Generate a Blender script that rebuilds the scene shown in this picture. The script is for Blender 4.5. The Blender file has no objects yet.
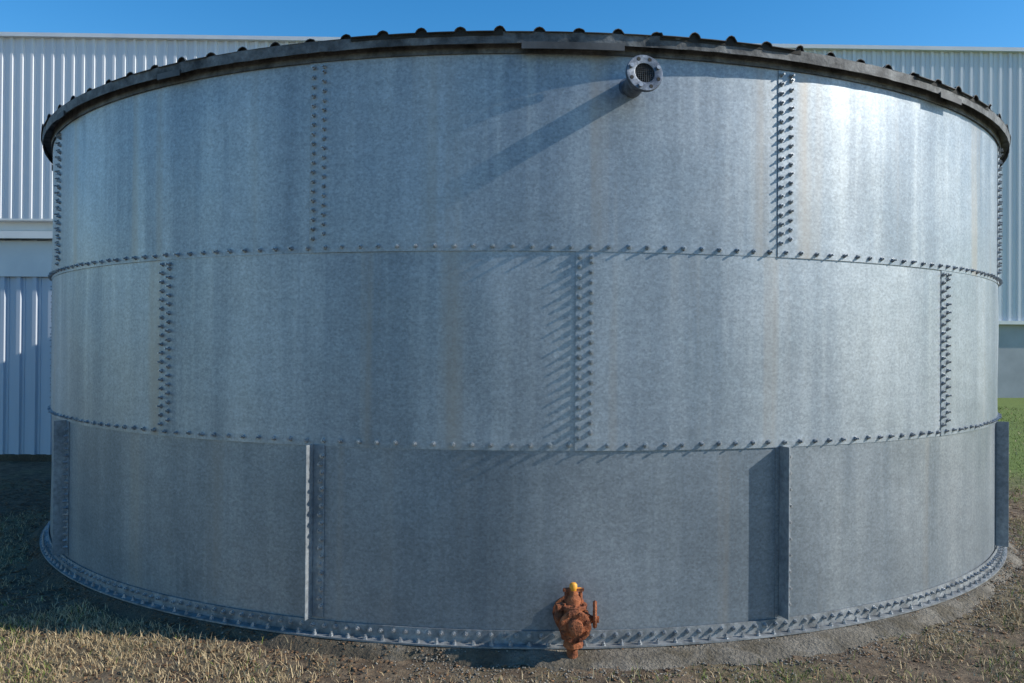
import bpy, math, numpy as np, random
from mathutils import Vector, Matrix
random.seed(3); rng=np.random.default_rng(7)
S=bpy.context.scene
R=4.94; H=3.6; EYE=1.79; SUN_AZ=83.0; SUN_EL=30.0

# ------------------------------------------------------------ helpers
class MB:
    def __init__(s): s.v=[]; s.f=[]; s.uv=[]
    def add(s,vs,fs):
        o=len(s.v); s.v+= [tuple(p) for p in vs]; s.f+=[tuple(i+o for i in f) for f in fs]
    def obj(s,name,mat,parent=None,smooth=False,bevel=0,auto=None):
        me=bpy.data.meshes.new(name); me.from_pydata(s.v,[],s.f); me.update()
        o=bpy.data.objects.new(name,me); S.collection.objects.link(o)
        if mat: me.materials.append(mat)
        if smooth:
            me.polygons.foreach_set('use_smooth',[True]*len(me.polygons))
            if auto: me.set_sharp_from_angle(angle=math.radians(auto))
        if parent: o.parent=parent
        if bevel:
            m=o.modifiers.new('bev','BEVEL'); m.width=bevel; m.segments=2; m.limit_method='ANGLE'
        return o
    def box(s,c,d,rot=0):
        x,y,z=d[0]/2,d[1]/2,d[2]/2; cr,sr=math.cos(rot),math.sin(rot)
        vs=[]
        for a,b,e in [(-1,-1,-1),(1,-1,-1),(1,1,-1),(-1,1,-1),(-1,-1,1),(1,-1,1),(1,1,1),(-1,1,1)]:
            px,py=a*x,b*y
            vs.append((c[0]+px*cr-py*sr,c[1]+px*sr+py*cr,c[2]+e*z))
        s.add(vs,[(0,3,2,1),(4,5,6,7),(0,1,5,4),(1,2,6,5),(2,3,7,6),(3,0,4,7)])
    def lathe(s,prof,org,ax,seg=16,phase=0,cap=True):
        ax=Vector(ax).normalized(); t=Vector((0,0,1)) if abs(ax.z)<.9 else Vector((1,0,0))
        u=ax.cross(t).normalized(); w=ax.cross(u); org=Vector(org); vs=[];fs=[]
        for (r,h) in prof:
            for k in range(seg):
                a=2*math.pi*k/seg+phase
                vs.append(org+ax*h+u*(r*math.cos(a))+w*(r*math.sin(a)))
        n=len(prof)
        for i in range(n-1):
            for k in range(seg):
                k2=(k+1)%seg
                fs.append((i*seg+k,i*seg+k2,(i+1)*seg+k2,(i+1)*seg+k))
        if cap:
            fs.append(tuple(range(seg-1,-1,-1))); fs.append(tuple((n-1)*seg+k for k in range(seg)))
        s.add(vs,fs)
    def torus(s,c,ax,Rr,r,seg=28,sub=8):
        ax=Vector(ax).normalized(); t=Vector((0,0,1)) if abs(ax.z)<.9 else Vector((1,0,0))
        u=ax.cross(t).normalized(); w=ax.cross(u); c=Vector(c); vs=[];fs=[]
        for i in range(seg):
            a=2*math.pi*i/seg; d=u*math.cos(a)+w*math.sin(a)
            for j in range(sub):
                b=2*math.pi*j/sub
                vs.append(c+d*(Rr+r*math.cos(b))+ax*(r*math.sin(b)))
        for i in range(seg):
            for j in range(sub):
                i2=(i+1)%seg;j2=(j+1)%sub
                fs.append((i*sub+j,i*sub+j2,i2*sub+j2,i2*sub+j))
        s.add(vs,fs)

def P(a,r,z):
    a=math.radians(a); return Vector((r*math.sin(a),-r*math.cos(a),z))
def NRM(a):
    a=math.radians(a); return Vector((math.sin(a),-math.cos(a),0))
def empty(name):
    e=bpy.data.objects.new(name,None); S.collection.objects.link(e); return e

# ------------------------------------------------------------ materials
def newmat(name):
    m=bpy.data.materials.new(name); m.use_nodes=True; nt=m.node_tree
    return m,nt,nt.nodes['Principled BSDF']
def N(nt,t,**k):
    n=nt.nodes.new(t)
    for a,b in k.items(): setattr(n,a,b)
    return n
def ramp(nt,src,stops):
    r=N(nt,'ShaderNodeValToRGB'); e=r.color_ramp.elements
    while len(e)<len(stops): e.new(.5)
    for i,(p,c) in enumerate(stops):
        e[i].position=p; e[i].color=(c,c,c,1) if not hasattr(c,'__len__') else (*c,1)
    nt.links.new(src,r.inputs[0]); return r.outputs[0]
def noise(nt,vec,scale,detail=4,rough=.55,sc=(1,1,1),off=None):
    mp=N(nt,'ShaderNodeMapping'); mp.inputs['Scale'].default_value=sc
    nt.links.new(vec,mp.inputs['Vector'])
    n=N(nt,'ShaderNodeTexNoise'); n.inputs['Scale'].default_value=scale
    n.inputs['Detail'].default_value=detail; n.inputs['Roughness'].default_value=rough
    nt.links.new(mp.outputs[0],n.inputs['Vector']); return n.outputs['Fac']
def mix(nt,fac,a,b,mode='MIX'):
    m=N(nt,'ShaderNodeMix',data_type='RGBA',blend_type=mode)
    for sock,v in ((m.inputs[0],fac),(m.inputs[6],a),(m.inputs[7],b)):
        if hasattr(v,'links'): nt.links.new(v,sock)
        elif hasattr(v,'__len__'): sock.default_value=(*v,1)
        else: sock.default_value=v
    return m.outputs[2]
def math_(nt,op,a,b):
    m=N(nt,'ShaderNodeMath',operation=op)
    for s_,v in ((m.inputs[0],a),(m.inputs[1],b)):
        if hasattr(v,'links'): nt.links.new(v,s_)
        else: s_.default_value=v
    return m.outputs[0]
def bump(nt,h,b,strength=.3,dist=.01):
    n=N(nt,'ShaderNodeBump'); n.inputs['Strength'].default_value=strength; n.inputs['Distance'].default_value=dist
    nt.links.new(h,n.inputs['Height']); nt.links.new(n.outputs[0],b.inputs['Normal'])

def mat_galv(name,tone=1.0,streak=1.0):
    m,nt,b=newmat(name); L=nt.links
    tc=N(nt,'ShaderNodeTexCoord'); uv=tc.outputs['UV']; oi=N(nt,'ShaderNodeObjectInfo')
    rnd=oi.outputs['Random']
    st=noise(nt,uv,1,4,.55,(1.5,.12,1)); st2=noise(nt,uv,1,4,.6,(4.5,.2,1)); st3=noise(nt,uv,1,3,.5,(20,.6,1)); bl=noise(nt,uv,1.1,7,.65)
    sm=noise(nt,uv,.9,3,.5)
    sm=ramp(nt,sm,[(.38,.3),(.62,1)])
    fine=noise(nt,uv,1,4,.75,(34,55,1)); med=noise(nt,uv,1,4,.65,(7,12,1))
    v=N(nt,'ShaderNodeTexVoronoi'); v.inputs['Scale'].default_value=75; L.new(uv,v.inputs['Vector'])
    sp=N(nt,'ShaderNodeSeparateColor'); L.new(v.outputs['Color'],sp.inputs[0])
    base=mix(nt,ramp(nt,st,[(.36,0),(.64,1)]),(.235,.275,.31),(.40,.43,.45))
    f2=math_(nt,'MULTIPLY',sm,.55*streak)
    base=mix(nt,math_(nt,'MULTIPLY',ramp(nt,st2,[(.50,0),(.68,1)]),f2),base,(.56,.58,.57))
    base=mix(nt,math_(nt,'MULTIPLY',ramp(nt,st2,[(.30,1),(.46,0)]),f2),base,(.16,.195,.23))
    base=mix(nt,math_(nt,'MULTIPLY',ramp(nt,st3,[(.5,0),(.72,1)]),.16*streak),base,(.55,.57,.56))
    base=mix(nt,math_(nt,'MULTIPLY',ramp(nt,bl,[(.35,1),(.6,0)]),.3),base,(.20,.235,.265))
    base=mix(nt,.16,base,ramp(nt,med,[(.3,.25),(.7,.75)]),'OVERLAY')
    base=mix(nt,.30,base,ramp(nt,fine,[(.3,.2),(.7,.8)]),'OVERLAY')
    base=mix(nt,.2,base,ramp(nt,sp.outputs[0],[(0,.2),(1,.85)]),'OVERLAY')
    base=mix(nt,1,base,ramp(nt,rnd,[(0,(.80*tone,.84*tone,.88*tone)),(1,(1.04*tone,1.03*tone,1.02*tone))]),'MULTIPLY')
    rs=noise(nt,uv,1,3,.5,(4,.10,1)); base=mix(nt,math_(nt,'MULTIPLY',ramp(nt,rs,[(.60,0),(.74,1)]),.6*streak),base,(.36,.31,.25))
    L.new(base,b.inputs['Base Color'])
    b.inputs['Metallic'].default_value=.45
    ro=ramp(nt,bl,[(.3,.42),(.7,.54)]); L.new(ro,b.inputs['Roughness'])
    h=noise(nt,uv,1.7,2,.4)
    hh=math_(nt,'ADD',h,math_(nt,'MULTIPLY',fine,.02)); bump(nt,hh,b,.35,.02)
    return m
def mat_plain(name,c1,c2,scale=8,metal=0,rough=.6,bs=.2,sc=(1,1,1),bd=.01,fine=None,soil=False):
    m,nt,b=newmat(name); tc=N(nt,'ShaderNodeTexCoord'); o=tc.outputs['Object']
    n=noise(nt,o,scale,6,.6,sc); c=mix(nt,ramp(nt,n,[(.32,0),(.68,1)]),c1,c2)
    if soil:
        s_=N(nt,'ShaderNodeSeparateXYZ'); nt.links.new(o,s_.inputs[0])
        f=ramp(nt,math_(nt,'ADD',math_(nt,'MULTIPLY',s_.outputs[0],.18),math_(nt,'ADD',n,.02)),[(.36,1),(.62,0)])
        c=mix(nt,f,c,mix(nt,n,(.045,.035,.024),(.13,.105,.07)))
        n5=noise(nt,o,5,5,.65); c=mix(nt,ramp(nt,n5,[(.48,0),(.6,.85)]),c,mix(nt,n,(.06,.05,.033),(.16,.13,.085)))
    if fine:
        f=noise(nt,o,fine,4,.7); c=mix(nt,.5,c,ramp(nt,f,[(.3,.2),(.7,.8)]),'OVERLAY')
    nt.links.new(c,b.inputs['Base Color']); b.inputs['Metallic'].default_value=metal; b.inputs['Roughness'].default_value=rough
    bump(nt,noise(nt,o,fine or scale*3,5,.6),b,bs,bd); return m

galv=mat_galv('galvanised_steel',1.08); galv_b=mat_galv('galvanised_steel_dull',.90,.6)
bolt_m=mat_plain('galvanised_bolt',(.24,.26,.28),(.46,.48,.5),30,.6,.42,.05)
trim_m=mat_plain('galvanised_trim',(.20,.23,.26),(.33,.36,.38),3,.4,.6,.15,(1,1,1),.003,25)
base_m=mat_plain('grimy_base_angle',(.13,.14,.145),(.33,.35,.36),9,.35,.65,.3,(1,1,1),.004,30)
rim_m=mat_plain('weathered_rim_steel',(.035,.038,.042),(.20,.21,.215),7,.3,.7,.5,(1,1,1),.008,30)
roof_m=mat_plain('roof_sheet',(.045,.048,.052),(.14,.145,.15),4,.3,.7,.2)
dark_m=mat_plain('dark_closure',(.015,.015,.015),(.04,.04,.035),9,0,.9)
rust_m=mat_plain('rusted_iron',(.10,.028,.014),(.46,.15,.055),14,.05,.85,.9,(1,1,1),.012,60)
orange_m=mat_plain('orange_paint',(.80,.28,.02),(.88,.45,.05),20,0,.5)
pipe_m=mat_plain('grey_flange',(.06,.075,.10),(.22,.25,.29),18,.5,.5,.3,(1,1,1),.004,80)
conc_m=mat_plain('footing_concrete',(.12,.105,.08),(.26,.23,.185),3,0,.95,1,(1,1,1),.03,45,True)
clad_m=mat_plain('steel_cladding',(.60,.63,.68),(.70,.72,.75),1.2,0,.5,.05,(1,1,.1))
clad2_m=mat_plain('shed_cladding',(.44,.50,.58),(.56,.61,.68),1.2,0,.5,.05,(1,1,.15))
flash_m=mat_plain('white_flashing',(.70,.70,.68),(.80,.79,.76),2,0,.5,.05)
dado_m=mat_plain('painted_concrete_wall',(.34,.35,.37),(.42,.43,.45),1.5,0,.8,.2)

# ------------------------------------------------------------ TANK
tank=empty('water_storage_tank')
RT={'top':R+.012,'mid':R+.006,'bot':R}
TOP=3.64
def panel(name,a0,a1,z0,z1,rb,mat):
    na=max(8,int((a1-a0)/1.2)); nz=14; th=.004
    k=random.random()*50; k2=random.random()*6
    vs=[];uvs=[];fs=[]
    for j in range(nz+1):
        z=z0+(z1-z0)*j/nz
        for i in range(na+1):
            t=i/na; a=a0+(a1-a0)*t; arc=math.radians(a)*R
            r=rb+.005*(1-t)
            e=math.sin(math.pi*t)*math.sin(math.pi*j/nz)
            r+=e*.007*(math.sin(arc*2.1+k)*math.cos(z*2.7+k2)+.5*math.sin(arc*4.7+z*3+k))
            vs.append(P(a,r,z)); uvs.append((arc+k,z+k2))
    W=na+1
    for j in range(nz):
        for i in range(na): fs.append((j*W+i,j*W+i+1,(j+1)*W+i+1,(j+1)*W+i))
    edge=[i for i in range(W)]+[j*W+na for j in range(1,nz+1)]+[nz*W+i for i in range(na-1,-1,-1)]+[j*W for j in range(nz-1,0,-1)]
    mp={}
    for e in edge:
        p=vs[e]; d=Vector((p.x,p.y,0)).normalized(); mp[e]=len(vs); vs.append(p-d*th); uvs.append(uvs[e])
    for q in range(len(edge)):
        a,b_=edge[q],edge[(q+1)%len(edge)]; fs.append((b_,a,mp[a],mp[b_]))
    me=bpy.data.meshes.new(name); me.from_pydata(vs,[],fs); 
    ul=me.uv_layers.new(name='UVMap')
    for l in me.loops: ul.data[l.index].uv=uvs[l.vertex_index]
    me.polygons.foreach_set('use_smooth',[True]*len(me.polygons)); me.set_sharp_from_angle(angle=math.radians(40))
    me.materials.append(mat)
    o=bpy.data.objects.new(name,me); S.collection.objects.link(o); o.parent=tank
A=[-52,-15.6,19.1,56,92,128,164,200,236,272]; B=[-48,-15.5,19.1,56,92,128,164,200,236,272]; M=[-30.2,3.8,38.1]+[38.1+36.5*i for i in range(1,8)]
Z1=2.37; Z2=1.165; lap=.7
def ring(angs,z0,z1,rb,nm,mat):
    for i,a in enumerate(angs):
        b=angs[(i+1)%len(angs)]
        if b<=a: b+=360
        panel(f'{nm}_{i}',a-lap,b+lap,z0,z1,rb,mat)
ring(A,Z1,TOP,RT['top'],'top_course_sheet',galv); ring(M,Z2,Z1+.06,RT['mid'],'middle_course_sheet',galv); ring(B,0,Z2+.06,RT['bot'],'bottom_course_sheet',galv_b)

bolts=MB()
def bolt(a,r,z,s=1,ln=.031,ax=None,p=None):
    ph=random.random()*6; ln*=random.uniform(.75,1.12)
    p=P(a,r,z) if p is None else p; ax=NRM(a) if ax is None else ax
    ax=(ax+Vector((random.uniform(-.05,.05),random.uniform(-.05,.05),random.uniform(-.05,.05)))).normalized()
    bolts.lathe([(.017*s,-.002),(.017*s,.003),(.0135*s,.0031),(.0135*s,.014),(.0075*s,.0142),(.007*s,ln)],p,ax,6,ph)
def hrow(z,r,sp,s=1,ln=.031):
    n=int(2*math.pi*R/sp)
    for i in range(n): bolt(360*i/n+random.uniform(-.05,.05),r,z+random.uniform(-.003,.003),s,ln)
hrow(Z1+.032,RT['top']+.003,.118); hrow(Z2+.034,RT['mid']+.003,.118)
for angs,z0,z1,rb in ((A,Z1+.09,3.53,RT['top']),(M,Z2+.08,Z1-.03,RT['mid'])):
    for a in angs:
        n=19
        for i in range(n):
            z=z0+(z1-z0)*i/(n-1)
            bolt(a-.42,rb+.005,z); bolt(a+.42,rb+.005,z+(z1-z0)/(n-1)/2 if i<n-1 else z)
fin=MB()
for a in B:
    n=NRM(a); t=Vector((math.cos(math.radians(a)),math.sin(math.radians(a)),0)); rot=math.radians(a)
    r0=RT['bot']+.006
    zc=(.10+Z2+.01)/2; h=Z2+.01-.10
    c=P(a,r0+.048,zc)-t*.03; fin.box(c,(.007,.095,h),rot)
    c=P(a,r0+.004,zc)+t*.011; fin.box(c,(.074,.008,h-.004),rot)
    for i in range(19):
        z=.15+(Z2-.13-.10)*i/18+.02
        p=P(a,r0+.008,z)+t*(.022 if i%2 else .034); bolt(a,0,0,1.1,.03,n,p)
fin.obj('stiffener_angles',trim_m,tank,bevel=.0015)
def ringmesh(prof,mat,name,seg=360,smooth=True,parent=tank,closed=True,jit=0,uv=False):
    mb=MB(); vs=[];fs=[]; n=len(prof)
    for i in range(seg):
        for (r,z) in prof: vs.append(P(360*i/seg,r+random.uniform(-jit,jit),z+random.uniform(-jit,jit)))
    m_=n if closed else n-1
    for i in range(seg):
        for j in range(m_):
            i2=(i+1)%seg;j2=(j+1)%n
            fs.append((i*n+j,i2*n+j,i2*n+j2,i*n+j2))
    mb.add(vs,fs); return mb.obj(name,mat,parent,smooth,auto=30)
ringmesh([(R+.012,0),(R+.085,0),(R+.085,.010),(R+.022,.010),(R+.020,.085),(R+.012,.085)],base_m,'base_angle')
hrow(.058,R+.021,.075,.95,.028)
n=int(2*math.pi*R/.11)
for i in range(n):
    a=360*i/n; bolt(a,0,0,1.0,.03,Vector((0,0,1)),P(a,R+.058,.010))
bolts.obj('bolts',bolt_m,tank)
dz=.04; RO=R+.11
ringmesh([(R+.02,3.52+dz),(R+.028,3.52+dz),(R+.030,3.60+dz),(R+.085,3.602+dz),(R+.085,3.612+dz),(R-.05,3.612+dz),(R-.05,3.60+dz),(R+.02,3.60+dz)],rim_m,'top_rim_angle')
ringmesh([(R+.088,3.555+dz),(R+.094,3.555+dz),(R+.098,3.622+dz),(R+.092,3.622+dz)],rim_m,'eave_flashing',jit=.0025)
PT=.235
def rib(x):
    p=(x/PT)%1.0
    if p<.30:
        q=p/.30; return .030*math.sin(math.pi*q)**.7
    return 0
roof=MB(); vs=[];fs=[];sk=MB()
xs=[]
k0=math.floor(-RO/PT)-1
for k in range(k0,-k0+2):
    for q in (0.0,.035,.08,.15,.22,.265,.30,.65):
        xx=(k+q)*PT
        if -RO+.002<xx<RO-.002: xs.append(xx)
xs=sorted(set([-RO+.001]+xs+[RO-.001])); ny=24
for i,x in enumerate(xs):
    sheet=int((x+50)/.94); yj=random.Random(sheet).uniform(-.03,.02)
    yb=math.sqrt(RO*RO-x*x)+yj*.6
    hs=random.Random(int((x+50)/PT)).uniform(.7,1.2)
    for j in range(ny+1):
        y=-yb+2*yb*j/ny; r=math.hypot(x,y)
        vs.append((x,y,3.618+dz+rib(x)*hs+max(0,RO-r)*.03))
W=ny+1
for i in range(len(xs)-1):
    for j in range(ny): fs.append((i*W+j,(i+1)*W+j,(i+1)*W+j+1,i*W+j+1))
roof.add(vs,fs); ro=roof.obj('corrugated_roof',roof_m,tank)
so=ro.modifiers.new('s','SOLIDIFY'); so.thickness=.004; so.offset=1
for side in (0,ny):
    vv=[];ff=[]
    for i,x in enumerate(xs):
        p=Vector(vs[i*W+side]); d=Vector((p.x,p.y,0)).normalized()*.02
        vv.append((p.x-d.x,p.y-d.y,p.z-.001)); vv.append((p.x-d.x,p.y-d.y,3.6+dz))
    for i in range(len(xs)-1): ff.append((2*i,2*i+1,2*i+3,2*i+2))
    sk.add(vv,ff)
sk.obj('rib_closures',dark_m,tank)
tab=MB()
def arcstrip(mb,a0,a1,r,z0,z1,th=.006):
    n=12; v=[];f=[]
    for i in range(n+1):
        a=a0+(a1-a0)*i/n
        for (dr,z) in ((0,z0),(th,z0),(th,z1),(0,z1)): v.append(P(a,r+dr,z+dz))
    for i in range(n):
        for j in range(4):
            j2=(j+1)%4; f.append((i*4+j,(i+1)*4+j,(i+1)*4+j2,i*4+j2))
    f.append((3,2,1,0)); f.append((n*4,n*4+1,n*4+2,n*4+3)); mb.add(v,f)
arcstrip(tab,-.8,6.2,R+.100,3.520,3.562); arcstrip(tab,35,38.5,R+.100,3.53,3.57); arcstrip(tab,-30,-27.5,R+.100,3.535,3.575)
arcstrip(tab,-75,-71,R+.100,3.5,3.56); arcstrip(tab,-48,-46,R+.100,3.53,3.575)
tab.obj('eave_brackets',roof_m,tank)

# ------------------------------------------------------------ inlet pipe with flange
nz=empty('flanged_inlet_pipe'); a=7.0; n=NRM(a); o=P(a,R,3.37)
b=MB(); b.lathe([(.062,0),(.062,.27)],o,n,28,cap=False); b.lathe([(.095,.004),(.095,.014),(.068,.016)],o,n,28)
b.obj('pipe',pipe_m,nz,True,auto=35)
ft=(n+Vector((.10,0,.16))).normalized(); fo_=o+n*.262
b=MB(); b.lathe([(.062,-.02),(.062,0),(.108,0),(.111,.003),(.111,.021),(.108,.024),(.066,.024),(.060,.022),(.060,-.10)],fo_,ft,36,cap=False); b.obj('flange',pipe_m,nz,True,auto=35)
b=MB(); b.lathe([(.060,-.08),(.0,-.0801)],fo_,ft,28,cap=False); b.obj('bore',dark_m,nz)
up=Vector((0,0,1)); tt=ft.cross(up).normalized(); u2=tt.cross(ft).normalized()
b=MB(); b3=MB()
for i in range(8):
    an=math.pi/8+i*math.pi/4; p=fo_+ft*.024+tt*(.088*math.cos(an))+u2*(.088*math.sin(an))
    (b3 if i%3==0 else b).lathe([(.012,-.004),(.012,.0015 if i%3 else .014)],p,ft,8)
b.obj('bolt_holes',dark_m,nz); b3.obj('flange_nuts',bolt_m,nz)
b=MB()
for k in range(-4,5):
    q=k*.0125; hl=math.sqrt(.059**2-q*q)
    b.lathe([(.0013,-hl),(.0013,hl)],fo_+ft*.012+tt*q,u2,5); b.lathe([(.0013,-hl),(.0013,hl)],fo_+ft*.009+u2*q,tt,5)
b.obj('insect_mesh',rim_m,nz)

# ------------------------------------------------------------ gate valve
gv=empty('gate_valve'); a=3.3; n=NRM(a); up=Vector((0,0,1)); tt=Vector((-n.y,n.x,0)); o=Vector((0,0,0))
b=MB()
b.lathe([(.055,-.01),(.055,.09)],o,n,20); b.lathe([(.11,.005),(.11,.02)],o,n,20)
b.lathe([(.105,.085),(.108,.09),(.108,.107),(.10,.112),(.06,.116),(.075,.15),(.088,.18),(.09,.21),(.075,.245),(.06,.268),(.095,.270),(.1,.276),(.1,.289),(.095,.293),(.05,.295),(.046,.33),(.03,.335)],o,n,28)
c=o+n*.195
b.lathe([(.075,-.10),(.085,-.02),(.07,.03),(.055,.085),(.085,.088),(.088,.094),(.088,.108),(.084,.112),(.05,.114),(.045,.15),(.034,.17),(.03,.195)],c,up,20)
sd=(tt+n*.15).normalized()
b.lathe([(.05,0),(.05,.09),(.035,.095),(.022,.12),(.02,.16)],c+up*.02,sd,16)
b.torus(c+up*.05+sd*.135,sd,.070,.014,18,6)
for k in range(4):
    an=k*math.pi/4+.3; w=sd.cross(up); d=w*math.cos(an)+up*math.sin(an)
    b.lathe([(.009,-.064),(.009,.064)],c+up*.05+sd*.135,d,6)
b.lathe([(.028,0),(.04,.02),(.04,.05),(.03,.06)],c-tt*.05+up*.03,-tt,12)
b.box(c+up*.10-tt*.085+n*.02,(.05,.05,.035),.3)
for sgn in (-1,1):
    b.lathe([(.011,0),(.011,.09)],c+tt*.045*sgn+up*.11,up,8)
b.box(c+up*.2,(.13,.03,.018),math.radians(a))
b.lathe([(.05,-.16),(.062,-.15),(.062,-.13),(.04,-.1)],c,up,16)
b.lathe([(.035,-.24),(.035,-.14)],c-n*.03,up,14)
vb=b.obj('valve_body',rust_m,gv,True,auto=40)
vb.modifiers.new('sub','SUBSURF').levels=1; vb.modifiers['sub'].subdivision_type='SIMPLE'; vb.modifiers['sub'].render_levels=2
tx=bpy.data.textures.new('rust','CLOUDS'); tx.noise_scale=.03
d=vb.modifiers.new('d','DISPLACE'); d.texture=tx; d.strength=.009
b=MB()
for q in (.079,.118,.263,.299):
    for i in range(8):
        an=math.pi/8+i*math.pi/4; p=o+n*q+tt*(.084*math.cos(an))+up*(.084*math.sin(an)); b.lathe([(.012,-.008),(.012,.010)],p,n,6)
for i in range(6):
    an=i*math.pi/3; b.lathe([(.011,-.01),(.011,.014)],c+up*.112+n*(.07*math.cos(an))+tt*(.07*math.sin(an)),up,6)
b.obj('valve_bolts',rust_m,gv)
b=MB(); b.lathe([(.018,.19),(.024,.2),(.024,.232),(.016,.242),(.006,.245)],c,up,12); b.box(c+up*.205+tt*.025,(.05,.018,.012),.2)
b.obj('stem_cap',orange_m,gv,True,auto=40)
gv.location=P(a-.5,R,.195); gv.scale=(.93,.93,.93)

# ------------------------------------------------------------ footing & ground
def gnoise(x,y):
    return (np.sin(x*1.3+.5*np.sin(y*1.7))*np.cos(y*1.1+.7)+.5*np.sin(x*3.1+y*2.3)+.35*np.sin(x*6.7-y*5.1+1)+.25*np.cos(x*11.3+y*9.7))/2.1
def gz(x,y):
    base=-.052+.020*gnoise(x,y)+.007*np.sin(x*31+3*np.sin(y*17))*np.cos(y*27)
    base=base+.30*np.clip((y-2)/14,0,1)*np.clip((x+4)/8,0,1)
    r=np.hypot(x,y); return np.where(r<R+.05,-.2,base)
fo=MB(); vs=[];fs=[]; prof=[(-.3,-.03),(.0,-.006),(.088,-.004),(.115,-.012),(.14,-.03),(.17,-.05),(.21,-.075),(.27,-.11),(.35,-.18)]
seg=900; n_=len(prof)
for i in range(seg):
    al=360*i/seg
    sal=al if al<180 else al-360
    wd=.13*max(0,min(1,(sal+8)/16))*max(0,min(1,(45-sal)/25))
    for j,(dr,z) in enumerate(prof):
        k=0 if j<2 else min(1,(j-1)/4)
        p=P(al,R+dr+k*(wd+.02*math.sin(al*.35))+k*random.uniform(-.012,.012),z+k*random.uniform(-.009,.009)+k*.010*math.sin(al*.9+1)); vs.append(p)
for i in range(seg):
    for j in range(n_-1):
        i2=(i+1)%seg; fs.append((i*n_+j,i2*n_+j,i2*n_+j+1,i*n_+j+1))
fo.add(vs,fs); fo.obj('concrete_footing',conc_m,None,True)

gx=np.concatenate([-np.geomspace(400,12.2,26),np.arange(-12,12.01,.09),np.geomspace(12.2,400,26)])
X,Y=np.meshgrid(gx,gx); Zg=gz(X,Y)
V=np.stack([X.ravel(),Y.ravel(),Zg.ravel()],1); nx=len(gx)
ii,jj=np.meshgrid(np.arange(nx-1),np.arange(nx-1)); q=(jj*nx+ii).ravel(); F=np.stack([q,q+1,q+nx+1,q+nx],1)
def npmesh(name,V,F,mat,cols=None,smooth=False,parent=None):
    me=bpy.data.meshes.new(name); k=F.shape[1]
    me.vertices.add(len(V)); me.vertices.foreach_set('co',V.astype(np.float32).ravel())
    me.loops.add(F.size); me.loops.foreach_set('vertex_index',F.astype(np.int32).ravel())
    me.polygons.add(len(F)); me.polygons.foreach_set('loop_start',np.arange(0,F.size,k,dtype=np.int32)); 
    me.update(calc_edges=True)
    if smooth: me.polygons.foreach_set('use_smooth',np.ones(len(F),bool))
    if cols is not None:
        at=me.color_attributes.new('Col','FLOAT_COLOR','POINT'); at.data.foreach_set('color',np.concatenate([cols,np.ones((len(cols),1))],1).astype(np.float32).ravel())
    me.materials.append(mat); me.validate()
    o=bpy.data.objects.new(name,me); S.collection.objects.link(o); return o
def mat_ground():
    m,nt,b=newmat('soil_and_turf'); L=nt.links; tc=N(nt,'ShaderNodeTexCoord'); o=tc.outputs['Object']
    n1=noise(nt,o,.9,6,.6); n2=noise(nt,o,9,6,.65); n3=noise(nt,o,60,4,.7)
    c=mix(nt,ramp(nt,n2,[(.35,0),(.65,1)]),(.065,.042,.025),(.20,.145,.09))
    c=mix(nt,ramp(nt,n1,[(.48,0),(.62,.8)]),c,mix(nt,n2,(.09,.08,.03),(.28,.22,.12)))
    sx=N(nt,'ShaderNodeSeparateXYZ'); L.new(o,sx.inputs[0])
    g=ramp(nt,math_(nt,'ADD',math_(nt,'ADD',math_(nt,'MULTIPLY',sx.outputs[1],.06),math_(nt,'MULTIPLY',sx.outputs[0],.04)),math_(nt,'MULTIPLY',n1,.4)),[(.45,0),(.7,1)])
    c=mix(nt,g,c,mix(nt,n2,(.06,.11,.018),(.20,.26,.05)))
    c=mix(nt,.6,c,ramp(nt,n3,[(.3,.15),(.7,.85)]),'OVERLAY')
    L.new(c,b.inputs['Base Color']); b.inputs['Roughness'].default_value=.95
    bump(nt,math_(nt,'ADD',n2,math_(nt,'MULTIPLY',n3,.4)),b,.9,.03); return m
npmesh('ground',V,F,mat_ground(),smooth=True)
def mat_attr(name,rough=.8):
    m,nt,b=newmat(name); at=N(nt,'ShaderNodeAttribute',attribute_name='Col'); nt.links.new(at.outputs['Color'],b.inputs['Base Color'])
    b.inputs['Roughness'].default_value=rough; return m
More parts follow.
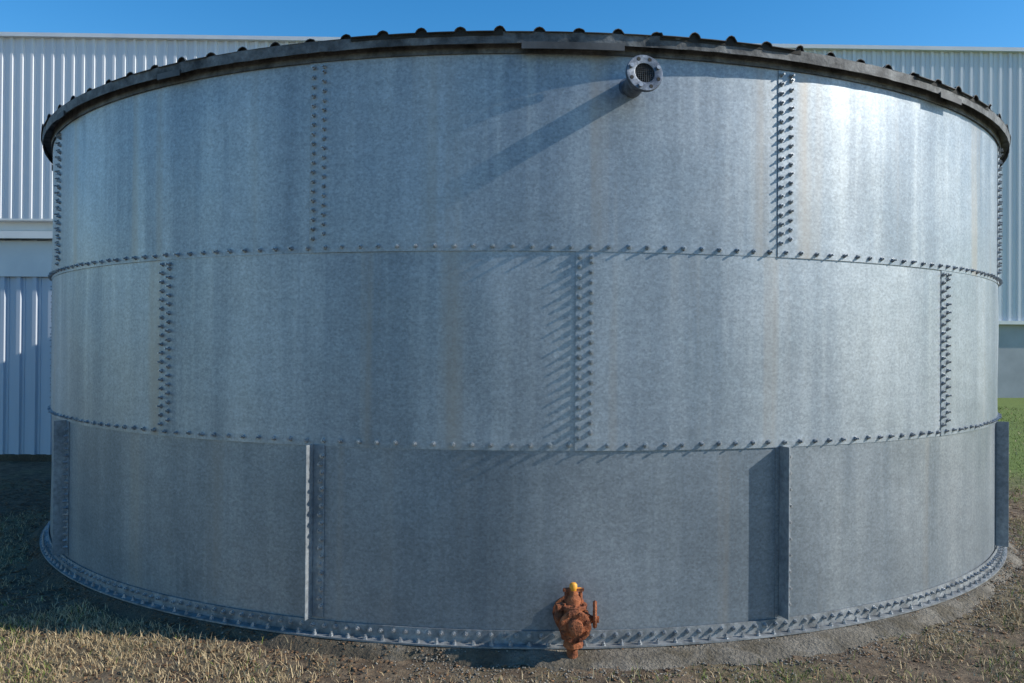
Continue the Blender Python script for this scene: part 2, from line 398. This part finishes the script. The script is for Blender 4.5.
def blades(N_,rmin,rmax,amin,amax,hmin,hmax,greenf,keepf,wm=1):
    al=rng.uniform(amin,amax,N_); r=np.sqrt(rng.uniform(rmin**2,rmax**2,N_))
    x=r*np.sin(np.radians(al)); y=-r*np.cos(np.radians(al))
    keep=rng.random(N_)<keepf(x,y,al,r); x,y,al,r=x[keep],y[keep],al[keep],r[keep]; n=len(x)
    z=gz(x,y)-.004
    h=rng.uniform(hmin,hmax,n)*(.5+.7*rng.random(n)); w=rng.uniform(.0014,.0032,n)*wm
    th=rng.uniform(0,2*np.pi,n); lean=rng.uniform(.2,1.35,n); ph=rng.uniform(0,2*np.pi,n)
    dx,dy=np.cos(th)*w,np.sin(th)*w; lx,ly=np.cos(ph)*np.sin(lean)*h,np.sin(ph)*np.sin(lean)*h; lz=np.cos(lean)*h
    p=np.stack([x,y,z],1)
    a0=p+np.stack([dx,dy,0*dx],1); a1=p-np.stack([dx,dy,0*dx],1)
    mid=p+np.stack([lx*.4,ly*.4,lz*.6],1); m0=mid+np.stack([dx,dy,0*dx],1)*.8; m1=mid-np.stack([dx,dy,0*dx],1)*.8
    tip=p+np.stack([lx,ly,lz],1); t0=tip+np.stack([dx,dy,0*dx],1)*.15; t1=tip-np.stack([dx,dy,0*dx],1)*.15
    V=np.stack([a0,a1,m0,m1,t0,t1],1).reshape(-1,3); b0=np.arange(n)*6
    F=np.concatenate([np.stack([b0,b0+1,b0+3,b0+2],1),np.stack([b0+2,b0+3,b0+5,b0+4],1)])
    g=(rng.random(n)<greenf(x,y))[:,None]; u=rng.random(n)[:,None]
    straw=np.array([.24,.17,.09])*(1-u)+np.array([.62,.49,.29])*u; grn=np.array([.07,.11,.015])*(1-u)+np.array([.24,.30,.06])*u
    col=np.where(g,grn,straw); return V,F,np.repeat(col,6,0)
def keep1(x,y,al,r):
    dl=np.clip((r-(R+.10))/.25,0,1)
    dm=np.clip((r-(R+.30))/.25,0,1)*.6
    dr=np.clip((r-(R+.16))/.3,0,1)
    d=np.where(al<-9,dl,np.where(al<24,dm,dr))
    d=np.where(al<-38,d*.22,d)
    pn=gnoise(x*1.4,y*1.4)+.5*gnoise(x*3.7+1,y*3.7)
    return d*np.clip(.55+1.1*pn,.06,1)
gf=lambda x,y: np.clip(.14+.75*gnoise(x*.9+2.4,y*.9+1)+.3*(y>1)+.15*(x>3),.03,.9)
parts=[blades(190000,R+.09,R+1.9,-80,80,.02,.07,gf,keep1),
       blades(60000,R+1.9,R+7,-95,95,.03,.08,gf,lambda x,y,al,r:np.where((x<-4.5)&(y>-3.5),.06,np.clip(.6+.6*gnoise(x,y),.15,1))),
       blades(50000,R+.8,R+14,85,150,.03,.09,lambda x,y:np.clip(.75+.4*gnoise(x,y),.1,.95),lambda x,y,al,r:np.clip(.7+.5*gnoise(x,y),.1,1),2)]
Vs=[];Fs=[];Cs=[];o_=0
for v_,f_,c_ in parts: Vs.append(v_);Fs.append(f_+o_);Cs.append(c_);o_+=len(v_)
npmesh('grass',np.concatenate(Vs),np.concatenate(Fs),mat_attr('grass_blades'),np.concatenate(Cs))
def bits(N_,rmin,rmax,smin,smax,c0,c1,flat,keepf):
    al=rng.uniform(-100,100,N_); r=np.sqrt(rng.uniform(rmin**2,rmax**2,N_)); x=r*np.sin(np.radians(al)); y=-r*np.cos(np.radians(al))
    k=rng.random(N_)<keepf(al,r); x,y,al,r=x[k],y[k],al[k],r[k]; n=len(x)
    zf=np.interp(r-R,[p[0] for p in prof],[p[1] for p in prof]); z=np.maximum(gz(x,y),zf)
    s=rng.uniform(smin,smax,n)
    oc=np.array([[1,0,0],[0,1,0],[-1,0,0],[0,-1,0],[0,0,1],[0,0,-1]],float); f=np.array([[0,1,4],[1,2,4],[2,3,4],[3,0,4],[1,0,5],[2,1,5],[3,2,5],[0,3,5]])
    dv=oc[None]*s[:,None,None]*rng.uniform(.6,1.3,(n,6,1)); dv[:,:,2]*=flat
    th=rng.uniform(0,6.28,n); c,sn=np.cos(th)[:,None],np.sin(th)[:,None]
    vx=dv[:,:,0]*c-dv[:,:,1]*sn; vy=dv[:,:,0]*sn+dv[:,:,1]*c; tilt=rng.uniform(-.4,.4,(n,1)); vz=dv[:,:,2]+vx*tilt
    V=np.stack([vx+x[:,None],vy+y[:,None],vz+z[:,None]+s[:,None]*flat*.4],2).reshape(-1,3)
    F=(f[None]+(np.arange(n)*6)[:,None,None]).reshape(-1,3); u=rng.random((n,1))
    return V,F,np.repeat(np.array(c0)*(1-u)+np.array(c1)*u,6,0)
v_,f_,c_=bits(22000,R+.095,R+.6,.003,.010,(.12,.105,.08),(.33,.30,.25),.7,lambda al,r:np.where(al>-8,.9,.08)*np.clip(1.4-(r-R-.1)*2.6,.05,1))
npmesh('gravel',v_,f_,mat_attr('gravel_stones',.9),c_)
v_,f_,c_=bits(60000,R+.09,R+2.4,.005,.020,(.05,.028,.016),(.26,.145,.07),.12,lambda al,r:np.where(al<-9,.95,np.where(al>35,.6,.3)))
npmesh('leaf_litter',v_,f_,mat_attr('dead_leaves',.85),c_)

# ------------------------------------------------------------ buildings
def corr(mb,p0,p1,z0,z1,pitch,dep,nrm,prf=((0,0),(.30,0),(.38,1),(.62,1),(.70,0),(.84,0),(.86,.25),(.88,0))):
    p0=Vector(p0);p1=Vector(p1); Ln=(p1-p0).length; d=(p1-p0)/Ln; nrm=Vector(nrm); vs=[];fs=[]
    k=0;pts=[]
    while k*pitch<Ln:
        for q,h in prf:
            s_=(k+q)*pitch
            if s_<=Ln: pts.append((s_,h))
        k+=1
    pts.append((Ln,0))
    for s_,h in pts:
        b_=p0+d*s_+nrm*(h*dep); vs.append((b_.x,b_.y,z0)); vs.append((b_.x,b_.y,z1))
    for i in range(len(pts)-1): fs.append((2*i,2*i+2,2*i+3,2*i+1))
    mb.add(vs,fs)
wh=empty('warehouse')
b=MB(); W2=36; dp=30; top=11.5; g0=2.72
corr(b,(-W2,0,0),(W2,0,0),g0,top,.32,.06,(0,-1,0)); corr(b,(W2,0,0),(W2,dp,0),g0,top,.32,.06,(1,0,0)); corr(b,(-W2,dp,0),(-W2,0,0),g0,top,.32,.06,(-1,0,0)); corr(b,(W2,dp,0),(-W2,dp,0),g0,top,.32,.06,(0,1,0))
w=b.obj('cladding',clad_m,wh)
b=MB(); b.box((0,dp/2,g0/2-.3),(2*W2-.1,dp-.1,g0+.6-.02)); b.obj('dado_wall',dado_m,wh)
b=MB(); b.box((0,-.06,top+.02),(2*W2+.3,.25,.12)); b.box((0,dp+.06,top+.02),(2*W2+.3,.25,.12)); b.box((W2+.05,dp/2,top+.01),(.25,dp-.2,.11)); b.box((-W2-.05,dp/2,top+.01),(.25,dp-.2,.11)); b.obj('parapet_capping',clad_m,wh)
b=MB(); b.box((0,-.05,g0-.03),(2*W2+.2,.18,.12)); b.obj('sill_flashing',flash_m,wh)
b=MB(); b.box((0,dp/2,top-.35),(2*W2-.2,dp-.3,.3)); b.obj('roof',roof_m,wh)
wh.location=(0,16.3,0); wh.rotation_euler=(0,0,math.radians(1.26))

sh=empty('storage_shed')
b=MB(); sx0,sx1,sy0,sy1=-15.5,-6.0,3.0,8.0; e=3.42
corr(b,(sx0,sy0,0),(sx1,sy0,0),-.1,e,.25,.04,(0,-1,0)); corr(b,(sx1,sy0,0),(sx1,sy1,0),-.1,e,.25,.04,(1,0,0)); corr(b,(sx0,sy1,0),(sx0,sy0,0),-.1,e,.25,.04,(-1,0,0)); corr(b,(sx1,sy1,0),(sx0,sy1,0),-.1,e,.25,.04,(0,1,0))
b.obj('walls',clad2_m,sh)
b=MB(); b.box(((sx0+sx1)/2,sy0-.14,e+.06),(sx1-sx0+.3,.14,.11)); b.box(((sx0+sx1)/2,sy0-.02,e+.22),(sx1-sx0+.2,.06,.16)); b.box(((sx0+sx1)/2,sy0-.055,e-.30),(sx1-sx0+.06,.02,.56)); b.box((-6.3,sy0-.09,1.4),(.07,.07,2.9)); b.obj('gutter_fascia_and_sunlit_band',flash_m,sh)  # flat white panel below the gutter paints the sunlit upper wall as colour
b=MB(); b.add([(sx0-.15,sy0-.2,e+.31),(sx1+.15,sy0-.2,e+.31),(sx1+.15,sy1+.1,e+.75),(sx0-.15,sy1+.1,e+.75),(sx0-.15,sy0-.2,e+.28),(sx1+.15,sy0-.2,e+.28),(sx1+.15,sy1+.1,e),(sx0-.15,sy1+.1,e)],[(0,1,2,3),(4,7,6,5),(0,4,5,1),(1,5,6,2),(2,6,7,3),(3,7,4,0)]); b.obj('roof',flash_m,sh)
b=MB(); b.box(((sx0+sx1)/2,(sy0+sy1)/2,-.1),(sx1-sx0+.16,sy1-sy0+.16,.3)); b.obj('plinth',conc_m,sh)

# ------------------------------------------------------------ light, world, camera
w=bpy.data.worlds.new('World'); S.world=w; w.use_nodes=True; nt=w.node_tree
sky=nt.nodes.new('ShaderNodeTexSky'); sky.sky_type='NISHITA'; sky.sun_disc=False
sky.sun_elevation=math.radians(SUN_EL); sky.sun_rotation=math.radians(180-SUN_AZ); sky.air_density=1.0; sky.dust_density=.2; sky.ozone_density=2.0
hs=nt.nodes.new('ShaderNodeHueSaturation'); hs.inputs['Saturation'].default_value=1.42; hs.inputs['Value'].default_value=1.2
bg=nt.nodes['Background']; bg.inputs[1].default_value=.15; nt.links.new(sky.outputs[0],hs.inputs['Color']); nt.links.new(hs.outputs[0],bg.inputs[0])
l=bpy.data.lights.new('sun','SUN'); l.energy=5; l.angle=math.radians(.5); l.color=(1,.94,.84)
lo=bpy.data.objects.new('sun',l); S.collection.objects.link(lo)
az=math.radians(SUN_AZ); el=math.radians(SUN_EL)
sd=Vector((math.sin(az)*math.cos(el),-math.cos(az)*math.cos(el),math.sin(el)))
lo.rotation_euler=sd.to_track_quat('Z','Y').to_euler(); lo.location=sd*40
cam=bpy.data.cameras.new('camera'); co=bpy.data.objects.new('camera',cam); S.collection.objects.link(co); S.camera=co
cam.sensor_width=36; cam.lens=28.75; cam.clip_end=2000; cam.clip_start=.05
M_=Matrix.Translation((-.115,-9.88,EYE))@Matrix.Rotation(math.radians(90.38),4,'X')@Matrix.Rotation(math.radians(.4),4,'Z')
co.matrix_world=M_
S.view_settings.view_transform='Standard'; S.view_settings.look='None'; S.view_settings.exposure=0
